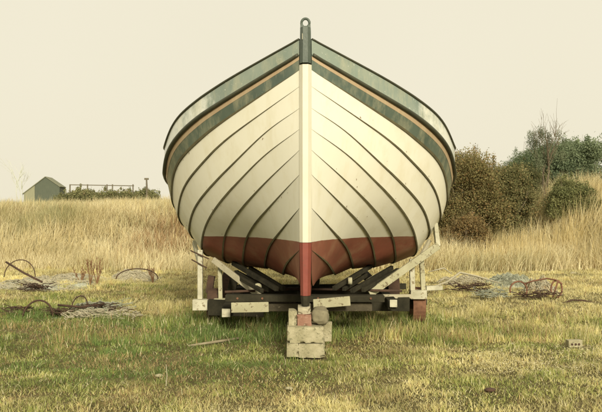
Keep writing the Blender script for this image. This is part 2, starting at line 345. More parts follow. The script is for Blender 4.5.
def seam(row0, pts, p, idx):
    u0=6.0; us=[u0]; rs=[row0]
    U=pts[-1][0]-309.0
    ts=[0.0]
    for (px,r) in pts[:-1]:
        # centre line drifts from 305.5 to 309 along the bow
        t=.4
        for _ in range(12):
            u=px-(305.5+3.5*min(1,t*YM*(DS+YM)/(YM*(DS+t*YM)))); t=1-(1-np.clip((u-u0)/(U-u0),0,.9999))**(1/p)
        ts.append(float(t)); rs.append(r)
    ts.append(1.0); rs.append(pts[-1][1])
    Yb=YS[YS<=YM+1e-9]; t=Yb/YM
    uk=[u0+(U-u0)*(1-(1-tt)**p) for tt in ts]; ch=[0.0]
    for a_ in range(1,len(uk)): ch.append(ch[-1]+math.hypot(uk[a_]-uk[a_-1],rs[a_]-rs[a_-1]))
    sd=np.linspace(0,ch[-1],240); uu=pchip(ch,uk,sd); rr_=pchip(ch,rs,sd)
    # fair the traced line: its heading may only turn one way, and turns smoothly
    th_=np.arctan2(np.diff(rr_),np.diff(uu)); bl=[]
    for v_ in th_:
        bl.append([v_,1])
        while len(bl)>1 and bl[-2][0]>bl[-1][0]:
            b2=bl.pop(); b1=bl.pop(); bl.append([(b1[0]*b1[1]+b2[0]*b2[1])/(b1[1]+b2[1]),b1[1]+b2[1]])
    th_=np.concatenate([np.full(c_,v_) for v_,c_ in bl]); kw=np.hanning(61); kw/=kw.sum()
    pad=np.concatenate([np.full(30,th_[0]),th_,th_[-1]+np.linspace(0,.12,30)]); th_=np.convolve(pad,kw,'valid')[:len(th_)]
    du=np.cos(th_); dr=np.sin(th_); ud=np.concatenate([[0],np.cumsum(du)]); rd=np.concatenate([[0],np.cumsum(dr)])
    ud=uk[0]+ud*(uk[-1]-uk[0])/ud[-1]; rd=rs[0]+rd*(rs[-1]-rs[0])/rd[-1]; ud=np.minimum(np.maximum.accumulate(ud),U); ud[-1]=U
    td=1-(1-np.clip((ud-u0)/(U-u0),0,1))**(1/p)
    kk=np.searchsorted(td,t); rows=np.interp(t,td,rd); u=u0+(U-u0)*(1-(1-t)**p)
    d=DS+Yb; b=u*d/F; z=EYE-(rows-HY)*d/F
    # smooth z(Y) lightly, ends kept
    for _ in range(3):
        z[2:-1]=.25*z[1:-2]+.5*z[2:-1]+.25*z[3:]
    Ya=YS[YS>YM+1e-9]
    bm=b[-1]; sl=U/F; frac=idx/9.0
    bmid=bm*1.05; bs=bmid*(.66-.42*frac)
    ba=np.where(Ya<YMID, hermite(YM,YMID,bm,bmid,sl*.8,0,Ya), hermite(YMID,YL,bmid,bs,0,-.32*bmid,Ya))
    sz=np.clip((z[-1]-z[-4])/(Yb[-1]-Yb[-4]),-.25,0); zmid=z[-1]+sz*.75-(.02 if idx<6 else 0)
    zmid=max(zmid,.70+.03*(9-idx)); zs=zmid+(.35 if idx<2 else .22+.03*idx)
    za=np.where(Ya<YMID, hermite(YM,YMID,z[-1],zmid,sz,0,Ya), hermite(YMID,YL,zmid,zs,0,.16,Ya))
    return np.concatenate([b,ba]), np.concatenate([z,za])
B=[];Z=[]
for i,(r0,pts,p) in enumerate(SE):
    b,z=seam(r0,pts,p,i); B.append(b); Z.append(z)
kb=np.full(len(YS),.066); kz=pchip([0,.25,.6,1.2,2.5,YMID,8,YL],[.95,.80,.73,.695,.675,.665,.70,.86],YS)
kz=np.minimum(kz,Z[9]-.03); B.append(kb); Z.append(kz)
B=np.array(B); Z=np.array(Z)   # 11 seams x stations
boat=thing('wooden_boat','clinker built fishing boat with cream planks, red bottom and green top strakes, propped bow on','boat',
           ((305.5-HX)*DS/F,DS,0), -math.atan2((309-HX)*(DS+YM)/F-(305.5-HX)*DS/F, YM))
lapw=np.clip(YS/1.1,0,1)**.75
def strake(mb, i, mi, thick=.022, line=.030, mline=2, side=1):
    """one plank between seam i and i+1: face, dark lap band, lap edge"""
    nY=len(YS); bt,zt,bb,zb=B[i],Z[i],B[i+1],Z[i+1]
    # outward direction in section
    dx=bb-bt; dz=zb-zt; ln=np.hypot(dx,dz)+1e-9; nx_,nz_=-dz/ln, dx/ln
    sgn=np.where(nx_<0,-1,1); nx_*=sgn; nz_*=sgn
    th=thick*(.08+.92*lapw); lw=np.minimum(line*lapw**1.2+.0015, ln*.4); f=1-lw/ln  # lw: width of the dark band painted as lap shade
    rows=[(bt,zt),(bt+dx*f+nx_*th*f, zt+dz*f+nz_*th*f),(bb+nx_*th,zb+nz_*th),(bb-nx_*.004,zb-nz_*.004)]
    vs=[];fs=[];ms=[]
    for (b_,z_) in rows:
        for j in range(nY): vs.append((side*b_[j],YS[j],z_[j]))
    for r in range(3):
        for j in range(nY-1):
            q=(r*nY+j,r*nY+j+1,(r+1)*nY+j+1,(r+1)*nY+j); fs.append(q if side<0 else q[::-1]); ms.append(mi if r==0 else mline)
    n=len(mb.v); mb.v+=vs; mb.f+=[tuple(a+n for a in q) for q in fs]; mb.m+=ms
def build_raw(mb,name,mats,parent,smooth=True):
    me=bpy.data.meshes.new(name); me.from_pydata(mb.v,[],mb.f); me.polygons.foreach_set('material_index',mb.m); me.update()
    o=link(name,me,mats,parent,smooth)
    if smooth: 
        md=o.modifiers.new('edges','EDGE_SPLIT'); md.split_angle=math.radians(30)
    return o
hull=MB()
for sd in (1,-1):
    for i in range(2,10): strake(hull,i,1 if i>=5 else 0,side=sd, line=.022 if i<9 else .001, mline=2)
# transom
tv=[(B[i,-1],YL,Z[i,-1]) for i in range(11)]; tv+= [(-B[i,-1],YL,Z[i,-1]) for i in range(10,-1,-1)]
hull.add(tv,[tuple(range(22))],0)
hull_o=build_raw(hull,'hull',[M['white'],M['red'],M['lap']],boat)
gp=MB()
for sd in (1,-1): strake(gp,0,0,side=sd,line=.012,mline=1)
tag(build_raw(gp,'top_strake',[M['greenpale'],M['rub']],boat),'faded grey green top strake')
# dark green second strake with tan stripe along its upper edge
gp=MB()
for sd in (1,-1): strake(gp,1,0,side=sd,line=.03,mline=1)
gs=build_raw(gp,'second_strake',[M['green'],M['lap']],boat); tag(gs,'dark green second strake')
def ribbon(name, seam_a, frac_a, frac_b, out, mat, parent):
    mb=MB()
    for sd in (1,-1):
        bt,zt,bb,zb=B[seam_a],Z[seam_a],B[seam_a+1],Z[seam_a+1]; dx=bb-bt; dz=zb-zt; ln=np.hypot(dx,dz); nx_,nz_=-dz/ln,dx/ln
        rows=[]
        for f,o_ in ((frac_a,.006),(frac_a,out),(frac_b,out),(frac_b,.004)):
            th=.022*(.08+.92*lapw)*f
            rows.append((bt+dx*f+nx_*(th+o_),zt+dz*f+nz_*(th+o_)))
        vs=[(sd*r[0][j],YS[j],r[1][j]) for r in rows for j in range(len(YS))]; nY=len(YS); fs=[]
        for r in range(3):
            for j in range(nY-1):
                q=(r*nY+j,r*nY+j+1,(r+1)*nY+j+1,(r+1)*nY+j); fs.append(q if sd<0 else q[::-1])
        mb.add(vs,fs)
    return build_raw(mb,name,[mat],parent)
tag(ribbon('stripe',1,.10,.34,.004,M['tan'],boat),'tan stripe under the rubbing strake')
def tube_along(name, seam_i, r, dz, db, mat, squash=1):
    mb=MB()
    for sd in (1,-1):
        pts=[(sd*(B[seam_i,j]+db),YS[j],Z[seam_i,j]+dz) for j in range(0,len(YS))]
        mb.tube(pts,[r*(.75+.35*min(1,YS[j]/1.2)) for j in range(len(YS))],8)
    return mb.build(name,mat,boat,True)
tube_along('rubbing_strake',1,.027,-.004,.018,M['rub'])
tube_along('rail',0,.015,.012,.006,M['rub'])
# inner bulwark and deck so the boat is closed from above
mb=MB(); nY=len(YS)
for sd in (1,-1):
    bi=np.maximum(B[0]-.09,.01); vs=[(sd*B[0,j],YS[j],Z[0,j]+.012) for j in range(nY)]+[(sd*bi[j],YS[j],Z[0,j]+.012) for j in range(nY)]+[(sd*np.maximum(B[1,j]-.09,.01),YS[j],Z[1,j]) for j in range(nY)]
    mb.add(vs,[(r*nY+j,r*nY+j+1,(r+1)*nY+j+1,(r+1)*nY+j) for r in range(2) for j in range(nY-1)])
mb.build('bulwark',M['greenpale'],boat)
mb=MB(); vs=[(sd*(B[1,j]-.02),YS[j],Z[1,j]-.02) for sd in (-1,1) for j in range(nY)]
mb.add(vs,[(j,j+1,nY+j+1,nY+j) for j in range(nY-1)]); mb.build('deck',M['oldwood'],boat)
# stem: tapered post, cream above, red below the waterline, dark heel
def stem_piece(name, z0, z1, hw0, hw1, mat, fwd=.07, back=.14, parent=boat, n=8, curve=0):
    mb=MB(); vs=[]; fs=[]
    for k in range(n+1):
        t=k/n; z=z0+(z1-z0)*t; hw=hw0+(hw1-hw0)*t; yo=-fwd-curve*t*t
        # bevelled nose
        vs+=[(-hw,back,z),(-hw,yo+.055,z),(-hw*.45,yo,z),(hw*.45,yo,z),(hw,yo+.055,z),(hw,back,z)]
    for k in range(n):
        for j in range(5): fs.append((k*6+j,k*6+j+1,k*6+6+j+1,k*6+6+j))
        fs.append((k*6+5,k*6,k*6+6,k*6+11))
    fs+=[(5,4,3,2,1,0),tuple(n*6+j for j in range(6))]; mb.add(vs,fs); return mb.build(name,mat,parent)
zr=lambda row: EYE-(row-HY)*(DS-.07)/F
st=stem_piece('stem',zr(242.5),zr(64),.068,.070,M['stemwhite'])
tag(stem_piece('stem_head',zr(62.8),zr(27),.064,.060,M['stemdark'],fwd=.10,back=.16),'dark green stem head with an iron eye')
stem_piece('forefoot',zr(296),zr(242.9),.056,.068,M['keelred'])
stem_piece('stem_heel',zr(306),zr(296.4),.046,.056,M['tar'])
mb=MB(); zc=zr(22.2)
mb.tube([(math.sin(a)*.045,-.03,zc+math.cos(a)*.050) for a in np.linspace(0,2*math.pi,20,endpoint=False)],.016,8,True)
mb.box((-.043,-.03,zr(29.5)),(.03,.05,.11)); mb.box((.043,-.03,zr(29.5)),(.03,.05,.11)); mb.box((0,.03,zr(27.8)),(.10,.10,.07))
mb.build('mooring_eye',M['stemdark'],boat,bevel=.006)
mb=MB()   # iron straps and bolts on the stem head
mb.box((-.033,-.103,zr(37)),(.007,.010,.07)); 
mb.build('chafed_strap',M['whiteboard'],boat,bevel=.004)
mb=MB(); 
for i in range(24):
    pass
# keel
mb=MB(); vs=[];fs=[]; KY=np.linspace(.02,YL,30); kzz=np.interp(KY,YS,kz)
for j,yv in enumerate(KY): vs+=[(-.05,yv,kzz[j]+.05),(-.045,yv,.565),(.045,yv,.565),(.05,yv,kzz[j]+.05)]
for j in range(29):
    for k in range(4): fs.append((j*4+k,j*4+(k+1)%4,j*4+4+(k+1)%4,j*4+4+k))
fs+=[(0,1,2,3),(116,117,118,119)]; mb.add(vs,fs); mb.build('keel',M['keelred'],boat)
# rudder hung on the transom (only ever seen from the side)
mb=MB(); mb.box((0,YL+.28,1.35),(.06,.5,1.5)); mb.beam((0,YL+.3,2.1),(0,YL-.7,2.35),.05,.06); mb.build('rudder',M['tar'],boat,bevel=.01)
# worn spots of bare wood and rust weeps at plank nails
mb=MB()
def on_plank(i,f,Yv,sd):
    b=[np.interp(Yv,YS,B[k]) for k in (i,i+1)]; z=[np.interp(Yv,YS,Z[k]) for k in (i,i+1)]
    dx=b[1]-b[0]; dz=z[1]-z[0]; ln=math.hypot(dx,dz); nx_,nz_=-dz/ln,dx/ln
    la=float(np.interp(Yv,YS,lapw)); th=.022*(.08+.92*la)*f+.002
    return Vector((sd*(b[0]+dx*f+nx_*th),Yv,z[0]+dz*f+nz_*th)), Vector((sd*nx_,-.5,nz_)).normalized()
random.seed(11)
for k in range(55):
    i=random.randint(2,8); sd=random.choice((-1,1)); Yv=random.uniform(.15,3); f=random.choice((.08,.8,.86,random.random()))
    p,nn=on_plank(i,min(f,.86),Yv,sd); p2,_=on_plank(i,min(f,.86)+.03,Yv+.008,sd); s=random.uniform(.002,.006)
    t=(p2-p).normalized(); w=t.cross(nn).normalized()*s; l=t*s*random.uniform(1,3.5); p=p+nn*.003
    mb.add([p-w-l,p+w-l*.6,p+w*.7+l,p-w*.6+l*.8],[(0,1,2,3)])
me_=hull_o.data; me_.materials.append(M['brown']); bm=bmesh.new(); bm.from_mesh(me_)
for f_ in mb.f:
    nf=bm.faces.new([bm.verts.new(mb.v[i]) for i in f_]); nf.material_index=3
bm.to_mesh(me_); bm.free()

# ------------------------------------------------------------------ blocks under the stem
def block(name,label,cat,x0,x1,r0,r1,d,depth,mat,group=None,rz=0,jit=.004,bev=.010,subd=True):
    a=P(x0,r0,d); b=P(x1,r1,d); mb=MB(); w=b.x-a.x; h=a.z-b.z
    mb.box((0,0,h/2),(w,depth,h),None,jit); o=mb.build(name,mat,None)
    bm=bmesh.new(); bm.from_mesh(o.data); bmesh.ops.subdivide_edges(bm,edges=bm.edges,cuts=13,use_grid_fill=True)
    hx,hy,hz_=w/2,depth/2,h/2
    for v in bm.verts:
        q_=v.co+Vector((x0,r0,0)); e_=sorted([hx-abs(v.co.x),hy-abs(v.co.y),abs(hz_-abs(v.co.z-hz_))])
        near=max(0,1-(e_[0]+e_[1])/.028); n_=noise.fractal(q_*7,1,2,5); c_=Vector((0,0,h/2))
        v.co+=(c_-v.co).normalized()*(near*(.001+max(0,noise.noise(q_*17)-.12)*.09))+Vector((noise.noise(q_*25),noise.noise(q_*25+Vector((5,0,0))),noise.noise(q_*25+Vector((0,9,0)))))*.003
    bm.to_mesh(o.data); bm.free()
    for pl in o.data.polygons: pl.use_smooth=True
    o.modifiers.new('edges','EDGE_SPLIT').split_angle=math.radians(38)
    o.location=((a.x+b.x)/2,d+depth/2,b.z); o.rotation_euler=(0,0,rz); return tag(o,label,cat,group)
cg='concrete blocks under the stem'
block('concrete_block','short concrete block at left of the bottom course under the stem','block',286.8,298.4,343.8,357,8.86,.42,M['concrete'],cg,.01)
block('concrete_block','wider concrete block at right of the bottom course under the stem','block',299.2,325,344.1,358,8.87,.40,M['concrete'],cg,-.012)
block('concrete_block','long concrete block lying on the bottom course under the stem','block',287.3,323.6,326.8,343.5,8.88,.40,M['concrete'],cg,.015,.006,.014)
block('concrete_block','pale upright block left of the red brick under the stem','block',288.4,296.6,311.0,326.4,9.0,.24,M['concrete'],cg,.03)
block('concrete_block','rough concrete block set back behind the right of the stack','block',318,331.8,323.5,341,9.32,.20,M['concrete'],cg,-.05,.008,.014)
block('brick','red brick directly under the stem of the boat','brick',297.4,311.6,314.6,326.3,8.98,.22,M['brick'],None,-.02)
block('timber_wedge','worn grey timber wedge between the brick and the stem heel','wedge',297.6,310.2,307.0,314.2,9.0,.26,M['oldwood'],None,.03,.010,.02)
def blob(name,mat,c,sz,seed,rough=.12,sub=3,parent=None,fr=1.6):
    bm=bmesh.new(); bmesh.ops.create_icosphere(bm,subdivisions=sub,radius=1)
    for v in bm.verts:
        nn=noise.fractal(v.co*fr+Vector((seed,seed*2,0)),1,2,4)
        if name=='round_stone': v.co=Vector([math.copysign(abs(c)**.72,c) for c in v.co])
        v.co=v.co*(1+rough*nn); v.co=Vector((v.co.x*sz[0],v.co.y*sz[1],v.co.z*sz[2]))
    me=bpy.data.meshes.new(name); bm.to_mesh(me); bm.free(); o=link(name,me,mat,parent,True); o.location=c; return o
a=P(320.5,315.6,9.08); tag(blob('round_stone',M['stone'],(a.x,a.y,a.z),(.102,.12,.095),3,.22,4,None,1.1),'rounded boulder wedged beside the brick under the stem','stone')

# ------------------------------------------------------------------ boat trailer
tr=thing('boat_trailer','old timber boat trailer with pale side posts, tarred beams and rusty wheels under the hull','boat trailer',(.2,10.3,0))
TL=Vector((.2,10.3,0))
def tp(x,r,d): return P(x,r,d)-TL
def tbeam(name,pts,w,h,mat,roll=0,bev=.006,parent=tr,jit=.003,label=None):
    mb=MB()
    for (a,b) in pts: mb.beam(a,b,w,h,roll,0,jit)
    o=mb.build(name,mat,parent,bevel=bev); 
    if label: o['label']=label
    return o
def W(x,y,z): return Vector((x,y,z))-TL
M['tar2']=surf('brown old beam',(.045,.038,.024),(.10,.085,.055),6,.9,(.16,.14,.09),20,.6,.5,spec=.2)
tbeam('bolster',[(W(-.98,10.42,.505),W(1.08,10.42,.495))],.18,.085,M['tar'])
tbeam('bolster',[(W(-.86,10.50,.375),W(.92,10.50,.385))],.16,.10,M['tar2'],jit=.008)
for bx in (-.82,-.5,.22,.5,.9):
    mb=MB(); mb.tube([W(bx,10.31,.505),W(bx,10.335,.505)],.014,8); mb.build('bolt',M['rust'],tr)
tbeam('bolster',[(W(-1.1,13.2,.30),W(1.35,13.2,.30))],.20,.15,M['tar'])
tbeam('keel_block',[(W(-.02,13.2,.47),W(.30,13.2,.47))],.20,.18,M['tar'])
tbeam('keel_block',[(W(-.05,15.8,.40),W(.37,15.8,.40))],.24,.32,M['tar'])
# long side beams with white ends
tbeam('side_beam',[(W(-1.0,10.66,.285),W(-1.05,16.4,.285))],.13,.13,M['tar'])
tbeam('side_beam',[(W(1.255,10.96,.35),W(1.30,16.4,.35))],.13,.13,M['tar'])
tbeam('beam_end',[(tp(226.2,313,10.60),tp(226.2,313,10.66))],.112,.112,M['whiteboard'],label='pale painted beam end')
tbeam('beam_end',[(tp(393.3,303.6,10.90),tp(393.3,303.6,10.96))],.100,.100,M['whiteboard'],label='pale painted beam end')
# boards nailed along the front
tbeam('front_board',[(tp(231.3,307.6,10.25),tp(268.8,306.8,10.25))],.035,.128,M['paleboard'],label='long pale board at left of the front')
tbeam('front_board',[(tp(313.2,303.9,10.22),tp(350.2,300.9,10.22))],.035,.118,M['paleboard'],label='pale board tilting up beside the stem')
# axle
tbeam('axle',[(W(-1.42,11.85,.27),W(1.86,11.85,.30))],.10,.10,M['tar'])
tbeam('axle',[(W(-1.42,14.2,.27),W(1.86,14.2,.30))],.10,.10,M['tar'])
tbeam('axle_bed',[(tp(208.5,307,11.5),tp(264,309,11.5))],.16,.22,M['tar'])
tbeam('axle_bed',[(tp(352,303,11.5),tp(409,304,11.5))],.16,.20,M['tar'])
def wheel(cx,cy,r,w,mat):
    mb=MB(); n=28; vs=[];fs=[]
    prof=[(-w/2,r*.86),(-w/2,r),(w/2,r),(w/2,r*.86)]
    for k in range(n):
        a=2*math.pi*k/n
        for (px_,rr) in prof: vs.append((px_,math.cos(a)*rr,math.sin(a)*rr))
    for k in range(n):
        for j in range(4): fs.append((k*4+j,k*4+(j+1)%4,((k+1)%n)*4+(j+1)%4,((k+1)%n)*4+j))
    mb.add(vs,fs); wh=mb.build('wheel',mat,tr,bevel=.006); wh.location=W(cx,cy,r-.03)
    h=MB(); h.tube([(-w*.62,0,0),(w*.62,0,0)],r*.2,12); h.build('hub',M['darkrust'],wh,True)
    s=MB()
    for k in range(6):
        a=math.pi*k/3+.3; s.beam((0,math.cos(a)*r*.15,math.sin(a)*r*.15),(0,math.cos(a)*r*.9,math.sin(a)*r*.9),.03,.05)
    s.build('spokes',M['darkrust'],wh); return wh
wheel(1.72,11.85,.27,.185,M['rust']); wheel(-1.29,11.85,.26,.16,M['darkrust']); wheel(1.62,14.2,.29,.20,M['darkrust']); wheel(-1.29,14.2,.29,.18,M['darkrust'])
# side frames
def post(x,r0,r1,w,d,mat,x2=None):
    return tbeam('post',[(tp(x,r0,d),tp(x2 if x2 else x,r1,d))],w,w*.8,mat)
tbeam('foot_block',[(tp(193.3,304.6,11.6),tp(208,304.6,11.6))],.16,.155,M['whiteboard'])
tbeam('foot_block',[(tp(214,300.6,11.6),tp(226.5,300.6,11.6))],.14,.06,M['paleboard'])
post(200.3,250,299,.088,11.62,M['whiteboard'],200.2); post(219.8,262,299,.072,11.62,M['paleboard'],220.6)
tbeam('foot_block',[(tp(410,294.4,11.6),tp(426.2,294.4,11.6))],.16,.125,M['whiteboard'])
post(411.8,259,291,.090,11.62,M['whiteboard'],412.3); post(421.2,255,291,.080,11.62,M['paleboard'],423.2)
tbeam('outrigger',[(tp(426,288.2,11.72),tp(442,287.6,11.72))],.10,.062,M['whiteboard'])
tbeam('lower_rail',[(tp(369,296.6,11.3),tp(411,296.3,11.52))],.05,.062,M['oldwood'])
tbeam('lower_rail',[(tp(226,298.5,11.5),tp(262,299.5,11.3))],.05,.05,M['oldwood'])
# struts up to the bilge
tbeam('strut',[(tp(369.5,294,11.2),tp(438.5,245.5,11.55))],.04,.105,M['paleboard'],roll=0)
tbeam('strut',[(tp(262,297.5,11.2),tp(213,259.5,11.55))],.04,.085,M['oldwood'])
tbeam('prop',[(tp(435.2,224,11.75),tp(437.6,247,11.62))],.06,.095,M['whiteboard'],label='short white prop against the right bilge')
tbeam('prop',[(tp(429.5,240,11.85),tp(420,258,11.75))],.05,.05,M['oldwood'])
tbeam('prop',[(tp(194,242,12.05),tp(199,262,11.75))],.05,.075,M['whiteboard'],label='short white prop against the left bilge')
tbeam('batten',[(tp(190.5,250.5,11.55),tp(209,259,11.55))],.02,.02,M['darkrust'])
tbeam('batten',[(tp(191.5,259.5,11.56),tp(207,268,11.56))],.018,.018,M['darkrust'])
# dark bearers sloping up under the hull
for (x0,r0,d0,x1,r1,d1) in ((334,288.5,10.6,371,266,11.9),(352,291,10.7,392,267.5,12.1),(344,289,10.9,366,275,11.8),(363,290,10.9,398,270,12),(277,289,10.6,233,263,11.9),(262,291,10.7,220,266,12.1),(284,289,10.8,250,268,12),(270,290,10.9,236,272,11.8)):
    tbeam('bearer',[(tp(x0,r0,d0),tp(x1,r1,d1))],.055,.058,M['tar'])
tbeam('bearer',[(tp(368,281,11.6),tp(390,268.5,12.2))],.06,.055,M['paleboard'],label='pale sloping bearer')
tbeam('bearer',[(tp(254,281,11.6),tp(246,277.5,12.2))],.06,.055,M['paleboard'],label='pale sloping bearer')
# dark crates of ironwork between posts, loose coupling and white knob
mb=MB(); mb.tube([tp(256.5,286.5,11.0),tp(258.5,286.5,10.9)],.045,10); mb.build('roller',M['paleboard'],tr,True)
mb=MB(); mb.tube([tp(348,281,10.9),tp(352,281,10.9)],.05,10); mb.build('roller',M['paleboard'],tr,True)
tbeam('ironwork',[(tp(207,284,11.9),tp(213.5,285,11.9))],.10,.26,M['darkrust'])
tbeam('ironwork',[(tp(229,283,12.0),tp(237,285,12.0))],.10,.25,M['tar'])
tbeam('drawbar',[(W(0,10.5,.40),W(.05,16.2,.40))],.12,.12,M['tar'])
def side_pipe(name,x0,r0,d0,x1,r1,d1,rad,mat):
    mb=MB(); mb.tube([tp(x0,r0,d0),tp(x1,r1,d1)],rad,8); return mb.build(name,mat,tr,True)
side_pipe('tie_rod',225,292,11.0,300,289,11.6,.018,M['darkrust']); side_pipe('tie_rod',300,289,11.6,402,291,11.0,.018,M['darkrust'])

# ------------------------------------------------------------------ plants
def leafcloud(name, clumps, nleaf, size, cols, parent, asp=.5, droop=0, shell=.55):
    """clumps: (centre, radii, weight); leaves are small bent quads"""
    w=np.array([c[2] for c in clumps],float); w/=w.sum(); ids=rng.choice(len(clumps),nleaf,p=w)
    cen=np.array([tuple(c[0]) for c in clumps])[ids]; rad=np.array([tuple(c[1]) for c in clumps])[ids]
    v=rng.normal(size=(nleaf,3)); v/=np.linalg.norm(v,axis=1)[:,None]
    rr=shell+(1-shell)*rng.random(nleaf); rr*=1+.34*rng.normal(size=nleaf); p=cen+v*rad*rr[:,None]
    tint=rng.random(len(clumps))[ids]; t=np.clip(.65*tint+.35*rng.random(nleaf),0,1)
    col=lerp(cols[0],cols[1],t)
    if len(cols)>2: col=np.where((rng.random(nleaf)<.12)[:,None],np.array(cols[2])[None],col)
    col=col*rng.uniform(.75,1.25,(nleaf,1))
    u=v*.5+rng.normal(size=(nleaf,3)); u[:,2]-=droop; u/=np.linalg.norm(u,axis=1)[:,None]
    q=np.cross(u,rng.normal(size=(nleaf,3))); q/=np.linalg.norm(q,axis=1)[:,None]
    s=(size*rng.uniform(.6,1.3,nleaf))[:,None]
    V=np.stack([p-u*s,p-q*s*asp,p+u*s,p+q*s*asp],1).reshape(-1,3)
    me=bpy.data.meshes.new(name); me.vertices.add(len(V)); me.vertices.foreach_set('co',V.ravel())
    me.loops.add(4*nleaf); me.loops.foreach_set('vertex_index',np.arange(4*nleaf,dtype=np.int32)); me.polygons.add(nleaf); me.polygons.foreach_set('loop_start',(np.arange(nleaf)*4).astype(np.int32)); me.update(calc_edges=True)
    ca=me.color_attributes.new('Col','FLOAT_COLOR','POINT'); cc=np.ones((nleaf,4,4)); cc[:,:,:3]=col[:,None,:]; ca.data.foreach_set('color',cc.ravel())
    return link(name,me,M['leaf'],parent)
def limbs(mb, a, b, r, depth, spread=.5, twig=None):
    a=Vector(a); b=Vector(b); m=(a+b)/2+Vector((random.uniform(-1,1),random.uniform(-1,1),random.uniform(-.3,.3)))*(b-a).length*.08
    mb.tube([a,m,b],[r,r*.8,r*.6],5)
    if depth<=0: return
    for k in range(3 if depth>1 else 2):
        t=random.uniform(.45,1); s=a.lerp(b,t); L=(b-a).length*random.uniform(.45,.7)
        d=((b-a).normalized()+Vector((random.uniform(-1,1),random.uniform(-1,1),random.uniform(-.2,.8)))*spread).normalized()
        limbs(mb,s,s+d*L,r*.55,depth-1,spread)
def bush(name,label,cat,x0,x1,rtop,rbase,d,cols,nleaf,size=.05,depthm=1.6,clumpn=34,group=None,asp=.5,seed=0,profile=None,twigs=8,clr=.27):
    random.seed(seed); rs=np.random.default_rng(seed)
    A=P(x0,rbase,d); Bp=P(x1,rtop,d); cx=(A.x+Bp.x)/2; hw=(Bp.x-A.x)/2; zb=float(Hg(cx,d)); top=Bp.z-zb
    t=thing(name,label,cat,(cx,d,zb),0,group)
    mb=MB()
    for k in range(4): limbs(mb,(random.uniform(-.2,.2)*hw,random.uniform(-.2,.2),-.05),(random.uniform(-.6,.6)*hw,random.uniform(-.4,.4),top*random.uniform(.35,.5)),.03+.010*top,2,.5)
    for k in range(twigs):
        x=random.uniform(-.75,.75)*hw; hz=top*(1-.35*(abs(x)/hw)**2); mb.tube([(x*.8,0,hz*.6),(x+random.uniform(-.1,.1),random.uniform(-.3,.3),hz*random.uniform(.98,1.07))],[.009,.003],4)
    mb.build('trunk',M['bark'],t)
    cl=[]
    for k in range(clumpn):
        u=rs.uniform(-1,1); prof=profile(u) if profile else (1-.55*u*u)
        h=top*prof*(rs.random()**.6); r=rs.uniform(.6,1.25)*top*clr*.8
        cz=min(max(h-r*.5,r*.4),top*prof-r*.55)
        cl.append(((u*(hw-r*.45),rs.uniform(-.5,.5)*depthm,cz),(r,r*.9,r*rs.uniform(.55,.9)),r*r))
        if rs.random()<.55:
            r2=r*rs.uniform(.18,.4); an=rs.uniform(.1,3.04); cl.append(((u*(hw-r*.45)+math.cos(an)*r*1.15,rs.uniform(-.5,.5)*depthm,cz+math.sin(an)*r*rs.uniform(.8,1.25)),(r2*.7,r2*.7,r2*1.4),r2*r2*1.3))
    leafcloud('crown',cl,nleaf,size,cols,t,asp); return t
OL1,OL2=(.075,.085,.03),(.19,.175,.07)
DK1,DK2=(.045,.07,.03),(.12,.15,.06)
BL1,BL2=(.14,.19,.11),(.28,.33,.19)
bush('bush','brownish olive bush rising beside the right flank of the boat','bush',430,502,149,262,26.6,((.16,.145,.055),(.36,.31,.14),(.34,.22,.10)),90000,.032,seed=2,clumpn=190,clr=.15,twigs=3,profile=lambda u:1-.30*u*u-.25*max(0,u)**2)
bush('bush','dark green bush between the olive bush and the spiky gorse','bush',474,532,157,262,27.2,((.12,.13,.05),(.28,.26,.12),(.30,.22,.10)),80000,.032,seed=3,clumpn=140,clr=.15,twigs=3,profile=lambda u:.9-.25*u*u)
bush('bush','low rusty brown bush at the foot of the olive bush','bush',446,486,212,262,25.2,((.15,.12,.05),(.32,.24,.11),(.34,.2,.09)),22000,.03,seed=4,clumpn=26,depthm=.9,clr=.3)
bush('gorse','spiky dark green gorse with bare twigs poking above it','gorse',502,556,143,215,31.5,((.09,.13,.065),(.22,.27,.14)),64000,.034,seed=5,clumpn=130,asp=.35,twigs=8,clr=.2,profile=lambda u:.93+.1*u-.35*max(0,-u)**1.5)
bush('tree','broad grey green tree on the skyline at far right','tree',546,600,136,240,31,(BL1,BL2),70000,.038,seed=6,clumpn=110,clr=.18,profile=lambda u:.97-.18*u*u)
bush('bush','low rounded bush among the reeds at far right','bush',548,594,176,232,26.3,((.12,.14,.055),(.28,.28,.12)),36000,.032,seed=8,clumpn=50,twigs=3,clr=.3,depthm=1)
bush('tree','grey green tree right of the skyline tree, past the picture edge','tree',596,650,128,240,32,(BL1,BL2),12000,.06,seed=12,clumpn=30,clr=.26)
bush('bush','ragged olive thicket filling the gap behind the dark green and olive bushes','bush',462,556,158,240,30.2,((.12,.13,.055),(.27,.27,.13)),70000,.034,seed=17,clumpn=150,clr=.18,twigs=3,profile=lambda u:.85+.13*math.sin(u*5))
bush('bush','olive bush hidden mostly behind the boat hull','bush',395,440,185,258,27.5,((.12,.11,.045),(.27,.24,.10)),16000,.05,seed=13,clumpn=26,clr=.26)
